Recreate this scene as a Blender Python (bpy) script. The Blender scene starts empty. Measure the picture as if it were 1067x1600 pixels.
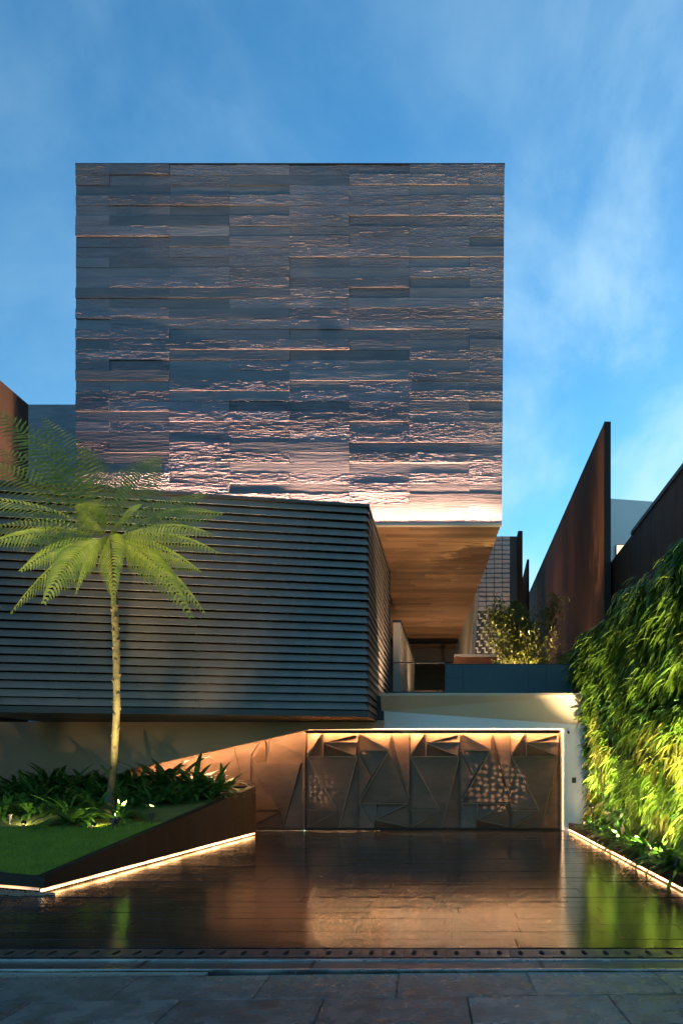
import bpy, math, random
from mathutils import Vector, Matrix, noise
R = math.radians
random.seed(7)
S = bpy.context.scene
COL = S.collection

# ------------------------------------------------------------------ camera
CAMZ, F, PX0, PY0 = 1.6, 1067.0, 705.0, 1200.0      # eye height, focal length in photo pixels, principal point
cam_d = bpy.data.cameras.new('camera')
cam = bpy.data.objects.new('camera', cam_d); COL.objects.link(cam)
cam.location = (0, 0, CAMZ); cam.rotation_euler = (R(90), 0, 0)
cam_d.sensor_fit = 'VERTICAL'; cam_d.sensor_height = 36.0; cam_d.lens = F * 36.0 / 1600.0
cam_d.shift_x = (533.5 - PX0) / 1600.0; cam_d.shift_y = (PY0 - 800.0) / 1600.0
cam_d.clip_end = 2000
S.camera = cam

# ------------------------------------------------------------------ sky
SKY_STRENGTH, SUN_EL, SUN_ROT = 0.15, R(6.0), R(35)
W = bpy.data.worlds.new('World'); S.world = W; W.use_nodes = True
nt = W.node_tree; N = nt.nodes; L = nt.links
for n in list(N): N.remove(n)
out = N.new('ShaderNodeOutputWorld'); bg = N.new('ShaderNodeBackground'); L.new(bg.outputs[0], out.inputs[0])
sky = N.new('ShaderNodeTexSky'); sky.sky_type = 'NISHITA'; sky.sun_disc = False
sky.sun_elevation = SUN_EL; sky.sun_rotation = SUN_ROT; sky.air_density = 1.0; sky.dust_density = 0.3; sky.ozone_density = 3.0
tc = N.new('ShaderNodeTexCoord')
tint = N.new('ShaderNodeMixRGB'); tint.blend_type = 'MULTIPLY'; tint.inputs[0].default_value = 1; tint.inputs[2].default_value = (0.76, 1.40, 1.54, 1)
L.new(sky.outputs[0], tint.inputs[1])
def wnoise(scale, sc, loc, lo, hi, detail=7, dist=0.6):
    mp = N.new('ShaderNodeMapping'); mp.inputs['Scale'].default_value = sc; mp.inputs['Location'].default_value = loc
    L.new(tc.outputs['Generated'], mp.inputs[0])
    nz = N.new('ShaderNodeTexNoise'); nz.inputs['Scale'].default_value = scale; nz.inputs['Detail'].default_value = detail
    nz.inputs['Distortion'].default_value = dist; nz.inputs['Roughness'].default_value = 0.55
    L.new(mp.outputs[0], nz.inputs['Vector'])
    rp = N.new('ShaderNodeMapRange'); rp.interpolation_type = 'SMOOTHSTEP'
    rp.inputs[1].default_value = lo; rp.inputs[2].default_value = hi
    L.new(nz.outputs[0], rp.inputs[0]); return rp
c1 = wnoise(3.0, (1.0, 1, 1.15), (2.2, 4.4, 0.3), 0.37, 0.63, 9, 0.25)
c2 = wnoise(1.5, (1.6, 1, 0.8), (7.7, 1.3, 2.0), 0.35, 0.85, 4, 0.2)
mx = N.new('ShaderNodeMath'); mx.operation = 'MULTIPLY_ADD'; mx.inputs[1].default_value = 0.85; mx.use_clamp = True
m2 = N.new('ShaderNodeMath'); m2.operation = 'MULTIPLY'; m2.inputs[1].default_value = 0.35
L.new(c2.outputs[0], m2.inputs[0]); L.new(c1.outputs[0], mx.inputs[0]); L.new(m2.outputs[0], mx.inputs[2])
# a broad cloud bank thickens towards one side and the lower sky
dt = N.new('ShaderNodeVectorMath'); dt.operation = 'DOT_PRODUCT'; dt.inputs[1].default_value = (1.0, 0.35, -0.75)
L.new(tc.outputs['Generated'], dt.inputs[0])
bk = N.new('ShaderNodeMapRange'); bk.interpolation_type = 'SMOOTHSTEP'; bk.inputs[1].default_value = -0.35; bk.inputs[2].default_value = 0.32; bk.inputs[3].default_value = 0.18
L.new(dt.outputs['Value'], bk.inputs[0])
mb = N.new('ShaderNodeMath'); mb.operation = 'MULTIPLY'; L.new(mx.outputs[0], mb.inputs[0]); L.new(bk.outputs[0], mb.inputs[1])
cl = N.new('ShaderNodeMixRGB'); cl.inputs[2].default_value = (2.5, 3.7, 4.3, 1)
L.new(mb.outputs[0], cl.inputs[0]); L.new(tint.outputs[0], cl.inputs[1])
L.new(cl.outputs[0], bg.inputs['Color']); bg.inputs['Strength'].default_value = SKY_STRENGTH

# faint afterglow of the sun that has just set
sl = bpy.data.lights.new('sun', 'SUN'); sl.energy = 0.06; sl.angle = R(20); sl.color = (1.0, 0.9, 0.8)
sun = bpy.data.objects.new('sun', sl); COL.objects.link(sun)
sun.rotation_euler = (R(84), 0, R(145))

vs = S.view_settings; vs.view_transform = 'Standard'; vs.look = 'None'; vs.exposure = 0.85; vs.gamma = 1.0
S.cycles.use_denoising = True
S.cycles.sample_clamp_indirect = 6.0
S.cycles.max_bounces = 8

# ------------------------------------------------------------------ helpers
def px(x, Y): return (x - PX0) / F * Y
def pz(y, Y): return CAMZ + (PY0 - y) / F * Y
def P(x, y, Y): return Vector((px(x, Y), Y, pz(y, Y)))

class MB:
    def __init__(s): s.v = []; s.f = []
    def quad(s, *p):
        b = len(s.v); s.v += [tuple(q) for q in p]; s.f.append(tuple(range(b, b + len(p))))
    def box(s, x0, x1, y0, y1, z0, z1):
        b = len(s.v)
        s.v += [(x0,y0,z0),(x1,y0,z0),(x1,y1,z0),(x0,y1,z0),(x0,y0,z1),(x1,y0,z1),(x1,y1,z1),(x0,y1,z1)]
        s.f += [tuple(b+i for i in q) for q in ((0,3,2,1),(4,5,6,7),(0,1,5,4),(1,2,6,5),(2,3,7,6),(3,0,4,7))]
    def prism(s, pts, d):
        """polygon pts (3D, anticlockwise seen from the front) pushed along vector d"""
        n = len(pts); b = len(s.v); d = Vector(d)
        s.v += [tuple(p) for p in pts] + [tuple(Vector(p) + d) for p in pts]
        s.f.append(tuple(range(b, b+n))); s.f.append(tuple(range(b+2*n-1, b+n-1, -1)))
        for i in range(n):
            j = (i+1) % n; s.f.append((b+j, b+i, b+n+i, b+n+j))
    def bar(s, a, c, w, h, up=(0, 0, 1)):
        """box of width w and height h along the segment a-c"""
        a = Vector(a); c = Vector(c); t = (c-a).normalized(); u = Vector(up)
        sd = t.cross(u).normalized(); u = sd.cross(t).normalized()
        q = [sd*w/2+u*h/2, -sd*w/2+u*h/2, -sd*w/2-u*h/2, sd*w/2-u*h/2]
        s.prism([a+k for k in q], c-a)
    def tube(s, pts, rad, n=8, cap=True):
        b = len(s.v); m = len(pts)
        for i, p in enumerate(pts):
            p = Vector(p); t = (Vector(pts[min(i+1, m-1)]) - Vector(pts[max(i-1, 0)])).normalized()
            u = t.cross(Vector((0.3, 1, 0.1))).normalized(); v = t.cross(u)
            r = rad[i] if isinstance(rad, (list, tuple)) else rad
            for k in range(n):
                a = 2*math.pi*k/n; s.v.append(tuple(p + (u*math.cos(a) + v*math.sin(a))*r))
        for i in range(m-1):
            for k in range(n):
                s.f.append((b+i*n+k, b+i*n+(k+1)%n, b+(i+1)*n+(k+1)%n, b+(i+1)*n+k))
        if cap:
            s.f.append(tuple(b+k for k in reversed(range(n)))); s.f.append(tuple(b+(m-1)*n+k for k in range(n)))
    def slab(s, x0, x1, y0, y1, z0, z1, c=0.008):
        """box with chamfered upper edges"""
        b = len(s.v)
        s.v += [(x0,y0,z0),(x1,y0,z0),(x1,y1,z0),(x0,y1,z0),(x0,y0,z1-c),(x1,y0,z1-c),(x1,y1,z1-c),(x0,y1,z1-c),
                (x0+c,y0+c,z1),(x1-c,y0+c,z1),(x1-c,y1-c,z1),(x0+c,y1-c,z1)]
        s.f += [tuple(b+i for i in q) for q in ((0,3,2,1),(8,9,10,11),(0,1,5,4),(1,2,6,5),(2,3,7,6),(3,0,4,7),
                (4,5,9,8),(5,6,10,9),(6,7,11,10),(7,4,8,11))]
    def mesh(s, name, mat, smooth=False):
        me = bpy.data.meshes.new(name); me.from_pydata(s.v, [], s.f)
        if mat: me.materials.append(mat)
        if smooth: me.polygons.foreach_set('use_smooth', [True]*len(me.polygons))
        me.update(); return me
    def build(s, name, mat, parent=None, smooth=False, loc=None):
        return inst(name, s.mesh(name, mat, smooth), parent, loc)

def inst(name, me, parent=None, loc=None, rot=None, scale=None):
    o = bpy.data.objects.new(name, me); COL.objects.link(o)
    if parent: o.parent = parent
    if loc is not None: o.location = loc
    if rot is not None: o.rotation_euler = rot
    if scale is not None: o.scale = scale
    return o
def tag(o, label=None, cat=None, group=None, kind=None):
    if label: o['label'] = label
    if cat: o['category'] = cat
    if group: o['group'] = group
    if kind: o['kind'] = kind
    return o
def thing(name, label, cat, loc=(0, 0, 0), group=None, rz=0):
    o = bpy.data.objects.new(name, None); COL.objects.link(o); o.location = loc; o.rotation_euler = (0, 0, rz)
    o.empty_display_size = 0.2
    return tag(o, label, cat, group)

# ------------------------------------------------------------------ materials
def PM(name, c1, c2, scale=(1, 1, 1), detail=5, rough=(0.5, 0.5), bump=0.0, bscale=None, rnd=0.0, metal=0.0,
       spec=0.5, bdist=0.02, nscale=1.0, lo=0.3, hi=0.7, coat=0.0, bdetail=6, b2=None):
    m = bpy.data.materials.new(name); m.use_nodes = True
    n = m.node_tree.nodes; l = m.node_tree.links; b = n['Principled BSDF']
    geo = n.new('ShaderNodeNewGeometry'); oi = n.new('ShaderNodeObjectInfo')
    off = n.new('ShaderNodeVectorMath'); off.operation = 'MULTIPLY_ADD'      # every piece gets its own patch of the pattern
    off.inputs[1].default_value = (37, 53, 29) if rnd else (0, 0, 0)
    l.new(oi.outputs['Random'], off.inputs[0]); l.new(geo.outputs['Position'], off.inputs[2])
    def nz(sc, s, det):
        mp = n.new('ShaderNodeMapping'); mp.inputs['Scale'].default_value = sc; l.new(off.outputs[0], mp.inputs[0])
        t = n.new('ShaderNodeTexNoise'); t.inputs['Scale'].default_value = s; t.inputs['Detail'].default_value = det
        t.inputs['Roughness'].default_value = 0.6
        l.new(mp.outputs[0], t.inputs['Vector']); return t
    t = nz(scale, nscale, detail)
    mr = n.new('ShaderNodeMapRange'); mr.inputs[1].default_value = lo; mr.inputs[2].default_value = hi; l.new(t.outputs[0], mr.inputs[0])
    mix = n.new('ShaderNodeMixRGB'); mix.inputs[1].default_value = (*c1, 1); mix.inputs[2].default_value = (*c2, 1)
    l.new(mr.outputs[0], mix.inputs[0]); col = mix.outputs[0]
    if rnd:
        rr = n.new('ShaderNodeMapRange'); rr.inputs[3].default_value = 1-rnd; rr.inputs[4].default_value = 1+rnd
        l.new(oi.outputs['Random'], rr.inputs[0])
        mu = n.new('ShaderNodeMixRGB'); mu.blend_type = 'MULTIPLY'; mu.inputs[0].default_value = 1
        l.new(col, mu.inputs[1]); l.new(rr.outputs[0], mu.inputs[2]); col = mu.outputs[0]
    l.new(col, b.inputs['Base Color'])
    rg = n.new('ShaderNodeMapRange'); rg.inputs[1].default_value = lo; rg.inputs[2].default_value = hi
    rg.inputs[3].default_value = rough[0]; rg.inputs[4].default_value = rough[1]
    l.new(t.outputs[0], rg.inputs[0]); l.new(rg.outputs[0], b.inputs['Roughness'])
    b.inputs['Metallic'].default_value = metal; b.inputs['Specular IOR Level'].default_value = spec
    b.inputs['Coat Weight'].default_value = coat
    if bump:
        t2 = nz(bscale or scale, 1.0, bdetail)
        bp = n.new('ShaderNodeBump'); bp.inputs['Strength'].default_value = bump; bp.inputs['Distance'].default_value = bdist
        l.new(t2.outputs[0], bp.inputs['Height']); l.new(bp.outputs[0], b.inputs['Normal'])
        if b2:                                   # finer grain on top of the coarse relief
            t3 = nz(b2[1], 1.0, 4); bq = n.new('ShaderNodeBump'); bq.inputs['Strength'].default_value = b2[0]; bq.inputs['Distance'].default_value = b2[2]
            l.new(t3.outputs[0], bq.inputs['Height']); l.new(bp.outputs[0], bq.inputs['Normal']); l.new(bq.outputs[0], b.inputs['Normal'])
    return m
def EM(name, c, s):
    m = bpy.data.materials.new(name); m.use_nodes = True; n = m.node_tree.nodes; b = n['Principled BSDF']
    b.inputs['Base Color'].default_value = (0.8, 0.75, 0.65, 1)
    b.inputs['Emission Color'].default_value = (*c, 1); b.inputs['Emission Strength'].default_value = s
    return m
def leafmat(name, c1, c2, scale=6.0, rough=0.4, trans=0.35, spec=0.5):
    m = bpy.data.materials.new(name); m.use_nodes = True
    n = m.node_tree.nodes; l = m.node_tree.links; b = n['Principled BSDF']; o = n['Material Output']
    geo = n.new('ShaderNodeNewGeometry'); t = n.new('ShaderNodeTexNoise'); t.inputs['Scale'].default_value = scale; t.inputs['Detail'].default_value = 3
    l.new(geo.outputs['Position'], t.inputs['Vector'])
    add = n.new('ShaderNodeMath'); add.operation = 'MULTIPLY_ADD'; add.inputs[1].default_value = 0.45
    l.new(geo.outputs['Random Per Island'], add.inputs[0]); l.new(t.outputs[0], add.inputs[2])
    mr = n.new('ShaderNodeMapRange'); mr.inputs[1].default_value = 0.4; mr.inputs[2].default_value = 1.0; l.new(add.outputs[0], mr.inputs[0])
    mix = n.new('ShaderNodeMixRGB'); mix.inputs[1].default_value = (*c1, 1); mix.inputs[2].default_value = (*c2, 1); l.new(mr.outputs[0], mix.inputs[0])
    l.new(mix.outputs[0], b.inputs['Base Color']); b.inputs['Roughness'].default_value = rough; b.inputs['Specular IOR Level'].default_value = spec
    tr = n.new('ShaderNodeBsdfTranslucent'); l.new(mix.outputs[0], tr.inputs['Color'])
    ms = n.new('ShaderNodeMixShader'); ms.inputs[0].default_value = trans
    l.new(b.outputs[0], ms.inputs[1]); l.new(tr.outputs[0], ms.inputs[2]); l.new(ms.outputs[0], o.inputs['Surface'])
    return m

WARM = (1.0, 0.60, 0.29)
M = {}
M['ground'] = PM('ground_earth', (.03,.03,.03), (.05,.05,.045), (2,2,2), rough=(.7,.9))
M['paver'] = PM('wet_dark_stone', (.009,.009,.009), (.026,.025,.024), (.6,2.2,1), rough=(.03,.10), bump=.20, bscale=(4,17,4), rnd=.35, spec=.55, bdist=.012, bdetail=5, b2=(.18, (18,48,18), .005))
M['street'] = PM('damp_grey_stone', (.05,.05,.05), (.15,.145,.14), (5,5,5), rough=(.16,.36), bump=.9, bscale=(45,45,45), rnd=.28, bdist=.008)
M['grate'] = PM('dark_drain_stone', (.03,.03,.03), (.06,.055,.05), (6,6,6), rough=(.25,.45), bump=.3, bscale=(40,40,40), bdist=.006)
M['steel'] = PM('brushed_steel', (.35,.36,.37), (.6,.6,.6), (2,40,2), rough=(.2,.35), metal=1)
M['black'] = PM('black_void', (.006,.006,.006), (.01,.01,.01))
M['stone'] = PM('hewn_dark_stone', (.105,.098,.126), (.182,.170,.208), (1.1,1,7), rough=(.45,.7), bump=.7, bscale=(14,10,70), rnd=.24, bdist=.03, spec=.4)
M['smoothstone'] = PM('flat_dark_stone', (.098,.095,.118), (.152,.146,.17), (1.1,1,7), rough=(.5,.7), bump=.18, bscale=(22,10,30), rnd=.28, bdist=.01, spec=.4)
M['core'] = PM('dark_core', (.03,.03,.03), (.04,.04,.04))
M['wood'] = PM('soffit_timber', (.11,.060,.030), (.21,.125,.066), (.9,9,1), rough=(.5,.65), bump=.12, bscale=(3,60,3), rnd=.28, bdist=.006)
M['louvre'] = PM('bronze_grey_aluminium', (.155,.145,.133), (.20,.185,.17), (3,3,3), rough=(.36,.5), metal=.25)
M['dark_metal'] = PM('black_metal', (.012,.012,.013), (.02,.02,.02), rough=(.35,.5))
M['dark_glass'] = PM('dark_glass', (.01,.011,.012), (.014,.014,.014), rough=(.05,.08))
M['bronze'] = PM('brushed_bronze', (.10,.056,.035), (.165,.096,.062), (2.2,2.2,5), rough=(.38,.52), spec=.3, metal=.12, bump=.05, bscale=(8,8,90), bdist=.004)
M['taupe'] = PM('taupe_render', (.37,.25,.155), (.43,.29,.18), (.7,.7,.7), rough=(.6,.75), bump=.05, bscale=(30,30,30), bdist=.004)
M['fascia'] = PM('warm_lit_render', (.50,.40,.29), (.56,.45,.33), (.7,.7,.7), rough=(.6,.75))  # warm light on the white fascia, put into its colour
M['beige'] = PM('beige_render', (.34,.31,.26), (.40,.36,.30), (.7,.7,.7), rough=(.6,.75), bump=.05, bscale=(30,30,30), bdist=.004)
M['white'] = PM('white_render', (.68,.66,.64), (.75,.73,.71), (.8,.8,.8), rough=(.6,.7), bump=.05, bscale=(40,40,40), bdist=.004)
M['teal'] = PM('dark_teal_panel', (.022,.05,.062), (.028,.06,.072), (1,1,1), rough=(.4,.5), spec=.4)
M['corten'] = PM('rusted_steel', (.13,.052,.028), (.22,.092,.048), (1.5,1.5,.35), rough=(.75,.9), bump=.1, bscale=(18,18,2), bdist=.006, spec=.15)
M['corten_mid'] = PM('brown_steel', (.06,.038,.028), (.10,.06,.042), (1.5,1.5,.35), rough=(.55,.75))
M['corten_dark'] = PM('dark_patina_steel', (.014,.009,.007), (.03,.018,.013), (4,4,.6), rough=(.45,.65), bump=.08, bscale=(14,14,3), bdist=.006, spec=.2)
M['soil'] = PM('soil', (.02,.017,.012), (.045,.035,.022), (6,6,6), rough=(.8,.95), bump=.8, bscale=(30,30,30))
M['turf'] = PM('turf', (.06,.09,.010), (.10,.15,.02), (5,5,5), rough=(.8,.95), bump=.6, bscale=(60,60,60))
M['bronze_highlight'] = PM('bronze_highlight', (.13,.085,.055), (.19,.125,.08), (3,3,3), rough=(.28,.4), metal=.6)  # lighter than the plates: highlight along the ribs put into the colour
def EMV(name, c, lo, hi, sc=2.2):
    """strip diffuser whose diodes shine unevenly along the run"""
    m = EM(name, c, lo); n = m.node_tree.nodes; l = m.node_tree.links
    geo = n.new('ShaderNodeNewGeometry'); t = n.new('ShaderNodeTexNoise'); t.inputs['Scale'].default_value = sc; t.inputs['Detail'].default_value = 3
    l.new(geo.outputs['Position'], t.inputs['Vector'])
    mr = n.new('ShaderNodeMapRange'); mr.inputs[1].default_value = .35; mr.inputs[2].default_value = .65; mr.inputs[3].default_value = lo; mr.inputs[4].default_value = hi
    l.new(t.outputs[0], mr.inputs[0]); l.new(mr.outputs[0], n['Principled BSDF'].inputs['Emission Strength']); return m
M['grass'] = leafmat('grass_blades', (.15,.25,.02), (.25,.36,.03), 3, .55, .3)
M['fern'] = leafmat('fern_frond', (.085,.15,.025), (.17,.23,.05), 3, .42, .45)
M['rachis'] = PM('frond_stalk', (.14,.16,.05), (.20,.18,.06), rough=(.5,.6))
M['trunk'] = PM('fern_trunk', (.03,.034,.01), (.095,.085,.026), (6,6,10), rough=(.6,.8), bump=.5, bscale=(12,12,30))
M['bark_dark'] = PM('leaf_scar', (.02,.015,.008), (.05,.035,.018), rough=(.7,.9))
M['wallfern'] = leafmat('hanging_fern', (.045,.12,.010), (.13,.21,.022), 2.5, .42, .35)
M['wallfern2'] = leafmat('pale_fern', (.13,.17,.018), (.28,.28,.05), 2.5, .42, .35)
M['walldark'] = leafmat('dark_heart_leaf', (.02,.07,.02), (.045,.11,.03), 3, .3, .2)
M['strap'] = leafmat('strap_leaf', (.03,.11,.016), (.07,.19,.028), 4, .3, .3)
M['strap_dark'] = leafmat('dark_strap_leaf', (.03,.11,.02), (.075,.18,.035), 4, .3, .15)
M['olive'] = leafmat('small_olive_leaf', (.08,.11,.02), (.18,.18,.04), 4, .4, .3)
M['bark'] = PM('pale_bark', (.14,.10,.06), (.26,.19,.11), (8,8,20), rough=(.7,.85), bump=.4, bscale=(20,20,60))
M['gravel'] = PM('gravel_stone', (.12,.08,.05), (.28,.20,.13), (20,20,20), rough=(.35,.6))

# ================================================================== ground, driveway, street
g = MB(); g.box(-150, 150, -60, 250, -0.6, -0.16)
tag(g.build('ground', M['ground']), kind='structure')
Y_GATE = 17.6
dv = MB(); dv.box(-14, 3.0, 6.06, 18.2, -0.14, -0.03)
drive = tag(dv.build('driveway', M['core']), 'wet dark stone driveway in front of the bronze gate', 'driveway', kind='structure')
rw = random.Random(3); y = 6.075; row = 0
while y < 17.85:
    d = 0.295; x = -6.5 + (0.0 if row % 2 else -0.8) + rw.uniform(-.2, .2)
    while x < 2.93:
        w = 1.6; x1 = min(x + w, 2.93); xl, yb, yl = x, min(y+d, 17.9), y
        if x1 - xl > .25:
            m = MB(); m.slab(-(x1-xl)/2+.0015, (x1-xl)/2-.0015, -(yb-yl)/2+.0015, (yb-yl)/2-.0015, -.045, 0, .0025)
            m.build('paver', M['paver'], drive, loc=((xl+x1)/2, (yl+yb)/2, rw.uniform(-.002, .002))).rotation_euler = (rw.uniform(-.008, .008), rw.uniform(-.0015, .0015), 0)
        x += w
    y += d + .003; row += 1
# street of large slabs
st = MB(); st.box(-14, 14, -2, 5.38, -0.14, -0.05)
street = tag(st.build('street', M['core']), 'grey stone slab street in front of the drain', 'street', kind='structure')
rs = random.Random(11); rot = R(2.2)
me_cache = []
for k in range(4):
    m = MB(); m.slab(-.497, .497, -.277, .277, -.05, 0, .007); me_cache.append(m.mesh('street_slab', M['street']))
for j in range(-2, 6):
    for i in range(-6, 6):
        cx, cy = i*1.0 + (.5 if j % 2 else 0) + .1, 5.10 - j*.56
        x, yy = cx*math.cos(rot) - (cy-5.1)*math.sin(rot), 5.1 + cx*math.sin(rot) + (cy-5.1)*math.cos(rot)
        if yy > 5.38 + .35 or yy < 2.2: continue
        if yy + .29 + .5*math.sin(rot) > 5.385:            # cut the slabs along the rail
            m = MB(); top = 5.385 - yy
            if top < -.2: continue
            hi = lambda xx: min(.277, (top - xx*math.sin(rot))/math.cos(rot))
            pts = [(-.497, -.277, 0), (.497, -.277, 0), (.497, max(hi(.497), -.27), 0), (-.497, max(hi(-.497), -.27), 0)]
            m.prism(pts, (0, 0, -.05)); me = m.mesh('street_slab', M['street'])
        else: me = me_cache[(i+j) % 4]
        inst('street_slab', me, street, (x, yy, -.012 + rs.uniform(-.002, .002)), (rs.uniform(-.002, .002), rs.uniform(-.002, .002), rot))
# drain with slotted covers, between the driveway and the street
drain = thing('drain_channel', 'dark stone drain strip with a row of long slots across the driveway entrance', 'drain', (0, 5.9, 0))
m = MB(); m.box(-7, 5, -.13, .155, -.14, -.09); m.build('trough', M['black'], drain)
cell, n = .184, 20
m = MB(); ring_o, ring_i, ring_b = [], [], []
for k in range(n):
    a = 2*math.pi*k/n; ca, sa = math.cos(a), math.sin(a)
    ring_i.append((.024*ca, .078*sa, 0)); ring_b.append((.024*ca, .078*sa, -.05))
    s_ = min((cell/2-.0015)/max(abs(ca), 1e-6), .125/max(abs(sa), 1e-6)); ring_o.append((ca*s_, sa*s_, 0))
m.v = ring_o + ring_i + ring_b + [(p[0], p[1], -.05) for p in ring_o]
for k in range(n):
    j = (k+1) % n
    m.f += [(k, j, n+j, n+k), (n+k, n+j, 2*n+j, 2*n+k), (j, k, 3*n+k, 3*n+j)]
cover = m.mesh('slotted_cover', M['grate'])
for i in range(-34, 22): inst('slotted_cover', cover, drain, (i*cell+.045, .01, random.uniform(-.0015, .0015)))
m = MB(); m.box(-7, 5, -.47, -.14, -.14, -.02); tr = m.build('track_bed', M['grate'], drain)
for yy in (-.20, -.475):
    m = MB(); m.slab(-7, 5, yy-.016, yy+.016, -.06, .006, .004); m.build('steel_rail', M['steel'], drain)
m = MB(); m.slab(-7, 5, -.455, -.22, -.03, -.008, .003)
m.build('track_cover', M['grate'], drain)
for xx in (-2.55, -1.15, .72):
    m = MB(); m.box(xx, xx+.03, -.45, -.225, -.02, -.004); m.build('lifting_slot', M['black'], drain)
# fallen leaves on the street
rl = random.Random(5)
for k, (qx, qy) in enumerate([(268, 1542), (283, 1596), (462, 1521), (1030, 1497), (1040, 1515), (690, 1575)]):
    Yq = CAMZ*F/(qy-PY0); m = MB()
    m.quad((-.02,0,.004), (0,-.008,.002), (.025,0,.006), (0,.009,.003))
    o = m.build('fallen_leaf', M['gravel'], loc=(px(qx, Yq), Yq, .004)); o.rotation_euler = (0, 0, rl.uniform(0, 6))
    tag(o, ('first','second','third','fifth','sixth','fourth')[k]+' tiny dry leaf from the planter side, lying near the drain', 'leaf', 'fallen leaves by the drain')

# ================================================================== planter, lawn
def zt(Y): return .22 + .125*(Y-8.67)
planter = thing('steel_planter', 'dark weathered steel planter rising like a wedge beside the driveway', 'planter', (-5.1, 8.67, 0))
A, B, Cc, D = Vector((-5.16, 8.67, 0)), Vector((-4.65, 16.26, 0)), Vector((-12, 16.26, 0)), Vector((-9.4, 10.2, 0))
def plate(a, b, z0a, z1a, z0b, z1b, th):
    m = MB(); t = (b-a).normalized(); nrm = Vector((t.y, -t.x, 0))*th
    q = [Vector((a.x, a.y, z0a)), Vector((b.x, b.y, z0b)), Vector((b.x, b.y, z1b)), Vector((a.x, a.y, z1a))]
    m.prism(q, -nrm); return m
def cp(m, par, name): 
    o = m.build(name, M['corten_dark'], par); o.matrix_parent_inverse = Matrix.Translation(par.location).inverted(); return o
cp(plate(A, B, .075, zt(8.67), .075, zt(16.26), .05), planter, 'side_plate')
cp(plate(D, A, .075, zt(10.2)-.15, .075, zt(8.67)-.002, .05), planter, 'front_plate')
cp(plate(B+Vector((-.06,.0,0)), Cc, .0, zt(16.26)-.003, .0, zt(16.26)-.003, .05), planter, 'back_plate')
t = (B-A).normalized(); inn = Vector((-t.y, t.x, 0))
m = MB()                                                       # flat steel lip round the top
m.quad(*[Vector((p.x, p.y, zt(p.y)+.002)) for p in (A+inn*.051, B+inn*.051, B+inn*.16, A+inn*.13)])
cp(m, planter, 'top_lip')
def led_line(a, b, name, label, w=.03, group=None, housing=True, face=None, loc0=None):
    pass
led_par = thing('led_strip', 'glowing warm strip light under the edge of the wedge planter', 'strip light', (-5.1, 8.67, 0))
m = MB(); a2, b2 = A+inn*.02, B+inn*.02
m.prism([a2+Vector((0,0,.03)), b2+Vector((0,0,.03)), b2+Vector((0,0,.05)), a2+Vector((0,0,.05))], inn*.03)
o = m.build('diffuser', EMV('planter_led', (1, .50, .19), 2.5, 11), led_par); o.matrix_parent_inverse = Matrix.Translation(led_par.location).inverted()
m = MB(); m.prism([a2+inn*.032+Vector((0,0,-.02)), b2+inn*.032+Vector((0,0,-.02)), b2+inn*.032+Vector((0,0,.074)), a2+inn*.032+Vector((0,0,.074))], inn*.02)
o = m.build('channel', M['steel'], led_par); o.matrix_parent_inverse = Matrix.Translation(led_par.location).inverted()
led2 = thing('led_strip', 'faint warm strip light under the short front edge of the planter above gravel', 'strip light', (-5.5, 8.8, 0))
m = MB(); t2 = (D-A).normalized(); in2 = Vector((-t2.y*-1, -t2.x, 0)); in2 = Vector((.2,1,0)).normalized()
q0, q1 = A+in2*.03+t2*.08, D+in2*.03
m.prism([q1+Vector((0,0,.03)), q0+Vector((0,0,.03)), q0+Vector((0,0,.06)), q1+Vector((0,0,.06))], in2*.03)
o = m.build('diffuser', EMV('front_led', (1, .5, .2), .2, 1.0), led2); o.matrix_parent_inverse = Matrix.Translation(led2.location).inverted()
# earth surface
m = MB(); nx, ny = 30, 34
def lawn_z(x, Y): return zt(Y) - .035 + .02*noise.noise(Vector((x*.9, Y*.9, 0)))
def edge_x(Y): return A.x + (B.x-A.x)*(Y-8.67)/(B.y-8.67) - .055
def front_y(x): return 8.67 + (-5.16-x)*(10.2-8.67)/(9.4-5.16) + .06 if x < -5.16 else 8.7
for j in range(ny+1):
    for i in range(nx+1):
        u = i/nx; vv = j/ny
        xr = -5.2 + .5*vv; x = -12 + u*(xr+12)
        y0 = front_y(x); Y = y0 + vv*(16.2-y0); x = min(x, edge_x(Y))
        m.v.append((x, Y, lawn_z(x, Y)))
for j in range(ny):
    for i in range(nx):
        b = j*(nx+1)+i; m.f.append((b, b+1, b+nx+2, b+nx+1))
lawn = tag(m.build('lawn', M['turf'], smooth=True), 'sloping lawn and planting soil inside the steel planter', 'lawn', kind='structure')
m = MB(); rg = random.Random(21); cnt = 0
while cnt < 52000:
    Y = 8.7 + 4.1*rg.random()**1.25; x = rg.uniform(-9.2, -4.9)
    if x > edge_x(Y) - .02 or Y < front_y(x)+.02: continue
    if Y > 11.9 + .45*noise.noise(Vector((x, 3, 1))) + .10*(x+7): continue
    z = lawn_z(x, Y); h = rg.uniform(.02, .045); a = rg.uniform(0, 6.28); w = .004
    dx, dy = math.cos(a), math.sin(a); ln = rg.uniform(.2, .7)*h; b2_ = rg.uniform(0, 6.28)
    m.quad((x-dx*w, Y-dy*w, z), (x+dx*w, Y+dy*w, z), (x+math.cos(b2_)*ln, Y+math.sin(b2_)*ln, z+h)); cnt += 1
tag(m.build('grass', M['grass']), 'short mown grass on the sloping lawn', 'grass', kind='stuff')
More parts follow.
